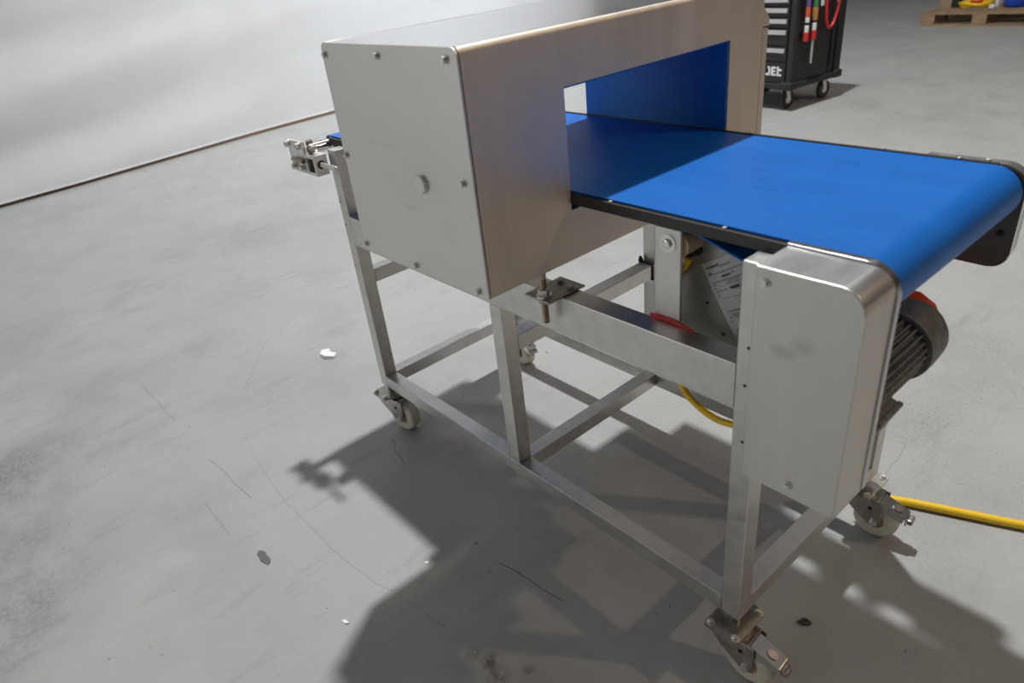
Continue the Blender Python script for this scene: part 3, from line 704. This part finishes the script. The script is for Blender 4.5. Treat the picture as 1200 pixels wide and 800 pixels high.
tag(obj('clip', bmx, mat('dark_clip', (.05, .06, .05), .5)), 'small bent dark clip on the shaded floor beyond the front caster', 'clip')

# ------------------------------------------------------------------ tool trolley (local frame: front right lower corner at the origin, x to the left is negative)
tr_ = thing('tool_trolley', 'black roller tool cabinet with silver drawer handles standing behind the machine', 'tool trolley', (-1.050, 4.275, 0), math.radians(-7), world=False)
Wd, Dp, Ht = .70, .60, 1.0
zb = .160
obj('cabinet_body', B(-Wd, -.012, .012, Dp-.012, zb+.02, Ht, bev=.006), CART, tr_)
obj('corner_post', B(-.050, .002, -.002, .050, zb+.03, Ht, bev=.014, seg=3), CARTR, tr_)
obj('corner_post', B(-.045, .004, Dp-.075, Dp, zb+.03, Ht, bev=.014, seg=3), CARTR, tr_)
obj('bumper', B(-Wd-.01, .012, -.014, Dp+.012, zb, zb+.045, bev=.012, seg=3), CARTR, tr_)
for q in ((-.09, .020, -.022, .075), (-.06, .020, Dp-.08, Dp+.018)):
    obj('bumper_corner', B(q[0], q[1], q[2], q[3], zb-.004, zb+.055, bev=.016, seg=3), CARTR, tr_)
lev = [(.36, .460), (.472, .585), (.596, .66), (.666, .732), (.738, .80), (.806, .87), (.876, .94)]
for z0, z1 in lev:
    d = obj('drawer', B(-Wd+.02, -.055, -.004, .02, z0, z1, bev=.004), CART, tr_)
    zz = z1-.034
    obj('handle', B(-Wd+.03, -.066, -.020, -.004, zz-.006, zz+.024, bev=.004), GREYP, d)
panel = obj('kick_panel', B(-Wd+.02, -.055, -.003, .02, zb+.048, .352, bev=.004), CART, tr_)
# lettering JEt : blocky rounded strokes
bm = bmesh.new()
def stroke(x0, x1, z0, z1): box(bm, x0, x1, -.0052, -.0025, z0, z1, .004, 2)
lx, lz, hh, s = -.222, .255, .066, .017
stroke(lx+.022, lx+.022+s, lz, lz+hh); stroke(lx-.002, lx+.039, lz, lz+s); stroke(lx+.012, lx+.039, lz+hh-s, lz+hh)
ex_ = lx+.046
stroke(ex_, ex_+s, lz+.006, lz+hh-.006); stroke(ex_+.004, ex_+.042, lz, lz+s*.9); stroke(ex_+.004, ex_+.036, lz+hh*.5-s*.4, lz+hh*.5+s*.4); stroke(ex_+.004, ex_+.042, lz+hh-s*.9, lz+hh)
tx_ = ex_+.050
stroke(tx_, tx_+s, lz, lz+hh+.002); stroke(tx_+.004, tx_+.042, lz, lz+s*.9); stroke(tx_+.004, tx_+.042, lz+hh*.55, lz+hh*.55+s*.9)
obj('lettering', bm, WHITEP, panel, 'white letters JEt')
for x, y in ((-.085, .065), (-.070, Dp-.11), (-Wd+.08, .06), (-Wd+.08, Dp-.1)):
    bm = bmesh.new(); lathe(bm, (x, y, zb-.006), (0, 0, 1), [(0, .028), (.005, .028)], 20)
    for sgn in (-1, 1): prism(bm, [(x+.022*sgn, y-.024, zb-.004), (x+.022*sgn, y+.024, zb-.004), (x+.022*sgn, y+.038, .062), (x+.022*sgn, y+.010, .062)], (.004*sgn, 0, 0), .001, 1)
    c = obj('trolley_caster', bm, mat('pale_zinc', (.72, .72, .71), .5, .1) if x == -.085 else bpy.data.materials['pale_zinc'], tr_)
    cy = y+.024
    obj('tyre', lathe(bmesh.new(), (x-.015, cy, .072), (1, 0, 0), [(0, .046), (0, .066), (.005, .0715), (.025, .0715), (.030, .066), (.030, .046)], 32), CARTR, c)
    obj('wheel_disc', lathe(bmesh.new(), (x-.017, cy, .072), (1, 0, 0), [(0, .012), (.004, .047), (.030, .047), (.034, .012)], 24), bpy.data.materials['pale_zinc'], c)
ym = Dp-.14
obj('side_ridge', B(-.016, .0, ym, ym+.03, zb+.05, Ht, bev=.006), CARTR, tr_)

def world_at(x, y, z):
    return tr_.matrix_basis @ Vector((x, y, z))
# screwdriver-like tools and a red cable hung on the trolley side
def hung_tool(y, z0, z1, bands, label, tail):
    r_ = thing('screwdriver', label, 'screwdriver', tuple(world_at(.020, y, z0)), math.radians(-7), world=False, group='screwdrivers hung on the trolley side')
    n = len(bands)
    L0 = z1-z0
    prev = 0
    for i, (frac, m, rad) in enumerate(bands):
        a, b_ = prev*L0, (prev+frac)*L0; prev += frac
        obj('handle_band', lathe(bmesh.new(), (0, 0, a), (0, 0, 1), [(0, rad*.9), (.004, rad), (b_-a-.004, rad), (b_-a, rad*.9)], 16), m, r_)
    if tail: obj('blade', cyl(bmesh.new(), (0, 0, -.165), (0, 0, .004), .0095, seg=12), GREYP, r_, 'pale blade')
    bm = bmesh.new(); tube(bm, [Vector((-.024, 0, L0-.012)), Vector((-.014, 0, L0-.008)), Vector((-.004, 0, L0-.008)), Vector((0, 0, L0-.004))], .003, 6)
    obj('hook', bm, GREYP, r_)
    return r_
PUR = mat('violet_band', (.16, .10, .35), .5); GRN = mat('green_band', (.06, .28, .12), .5); OCH = mat('ochre_band', (.5, .24, .08), .5); ORG = mat('orange_band', (.7, .13, .05), .5)
E_ = [(.20, RED, .020), (.16, WHITEP, .0155), (.06, CARTR, .014), (.12, WHITEP, .0155), (.22, ORG, .0165), (.24, PUR, .0155)]
hung_tool(.105, .488, .788, E_, 'red screwdriver with violet end hung on the trolley side, left of two', False)
E2 = [(.22, RED, .0215), (.18, WHITEP, .0175), (.05, CARTR, .016), (.08, OCH, .0195), (.22, OCH, .0205), (.25, GRN, .0165)]
hung_tool(.190, .488, .778, E2, 'screwdriver with green end and long pale blade hung on the trolley side', True)
pts = [world_at(.020, *q) for q in ((.36-.06, .86), (.372-.06, .76), (.325, .64), (.345, .570), (.375, .545), (.410, .560), (.445, .620), (.47, .72), (.485, .80), (.488, .88))]
tag(obj('red_cable', tube(bmesh.new(), spline(pts, 6), .0105, 10), RED), 'red cable hanging in a loop on the side of the black trolley', 'cable')
pts = [world_at(.022, *q) for q in ((.340, .775), (.38, .765), (.425, .750), (.445, .715))]
tag(obj('grey_wire', tube(bmesh.new(), spline(pts, 6), .005, 8), GREYP), 'thin grey wire hooked inside the red cable loop on the trolley', 'wire')
o = obj('white_tag', box(bmesh.new(), -.004, .004, -.016, .016, -.03, .03, .002), WHITEP)
o.location = world_at(.018, .270, .735); o.rotation_euler = (0, 0, math.radians(-7))
tag(o, 'small white tag on the trolley side beside the red cable', 'tag')

# ------------------------------------------------------------------ pallet with bits
pal = thing('pallet', 'wooden pallet with loose electrical bits standing in the far background', 'pallet', (-1.85, 8.545, 0), math.radians(1.5), world=False)
deck = None
for k in range(5):
    y0 = k*.164; wd = .145 if k in (0, 2, 4) else .10; y0 += 0 if k in (0, 2, 4) else .02
    obj('deck_board', B(0, 1.2, y0, y0+wd, .122, .144, bev=.003), WOOD, pal)
for x in (0, .5275, 1.055):
    obj('stringer_board', B(x, x+.145, 0, .8, .100, .122, bev=.003), WOOD, pal)
    for y in (0, .35, .70):
        obj('block', B(x+.002, x+.143, y, y+.10, .022, .100, bev=.003), WOOD, pal)
for y in (0, .35, .70):
    obj('skid_board', B(0, 1.2, y, y+.10, 0, .022, bev=.003), WOOD, pal)
PM = Matrix.Translation((-1.85, 8.545, 0)) @ Matrix.Rotation(math.radians(1.5), 4, 'Z')
def pw_(x, y, z): return PM @ Vector((x, y, z))
bm = bmesh.new()
for k in range(3):
    R = .135+.012*k; n = 36
    tube(bm, [pw_(.43+R*1.05*math.cos(2*PI*i/n), .38+R*.95*math.sin(2*PI*i/n), .1675+.016*k+.008*math.sin(3*2*PI*i/n+k)) for i in range(n)], .0145, 8, True)
tag(obj('cable_coil', bm, YELLOW), 'coil of thick yellow cable lying on the far pallet', 'cable')
def pbox(name, x0, x1, y0, y1, z0, z1, m, label, cat, bev=.006, rz=0):
    bm = B(x0, x1, y0, y1, z0, z1, bev=bev); c = Vector(((x0+x1)/2, (y0+y1)/2, 0))
    if rz: bmesh.ops.rotate(bm, verts=bm.verts, cent=c, matrix=Matrix.Rotation(rz, 3, 'Z'))
    bmesh.ops.transform(bm, verts=bm.verts, matrix=PM)
    return tag(obj(name, bm, m), label, cat)
pbox('wooden_crate', .03, .16, .42, .78, .144, .46, CARDB, 'brown upright box at the left end of the far pallet', 'box')
bm = bmesh.new(); lathe(bm, pw_(.205, .46, .145), (0, 0, 1), [(0, .045), (.004, .05), (.08, .05), (.085, .04), (.12, .04), (.125, .035)], 24)
lathe(bm, pw_(.205, .46, .27), (0, 0, 1), [(0, .012), (.03, .012)], 10)
tag(obj('black_spool', bm, BLACK), 'black spool between brown box and yellow cable coil on the pallet', 'spool')
bm = bmesh.new(); lathe(bm, pw_(.815, .42, .145), (0, 0, 1), [(0, .07), (.01, .105), (.06, .125), (.12, .12), (.17, .09), (.19, .05), (.20, .01)], 28)
tag(obj('blue_bag', bm, BLUEP), 'round blue bag on the right half of the far pallet', 'bag')
bm = bmesh.new(); tube(bm, spline([pw_(.40, .30, .215), pw_(.44, .36, .205), pw_(.47, .42, .215), pw_(.44, .46, .23)], 6), .02, 10)
tag(obj('orange_cable', bm, ORANGE), 'short orange cable lying inside the yellow coil', 'cable')
pbox('white_plug', .58, .63, .30, .34, .144, .185, WHITEP, 'small white plug beside the yellow coil on the pallet', 'plug', .004, .5)
pbox('white_label', .60, .65, .42, .46, .144, .21, WHITEP, 'white block behind the small white plug on the pallet', 'block', .004, -.4)
pbox('flat_ruler', .42, .68, .18, .215, .144, .156, DULL, 'flat dark metal bar at the front edge of the pallet', 'bar', .002, .06)
pbox('black_case', .655, .675, .50, .62, .144, .24, BLACK, 'black case between white plug and blue bag on the pallet', 'case', .006, .2)
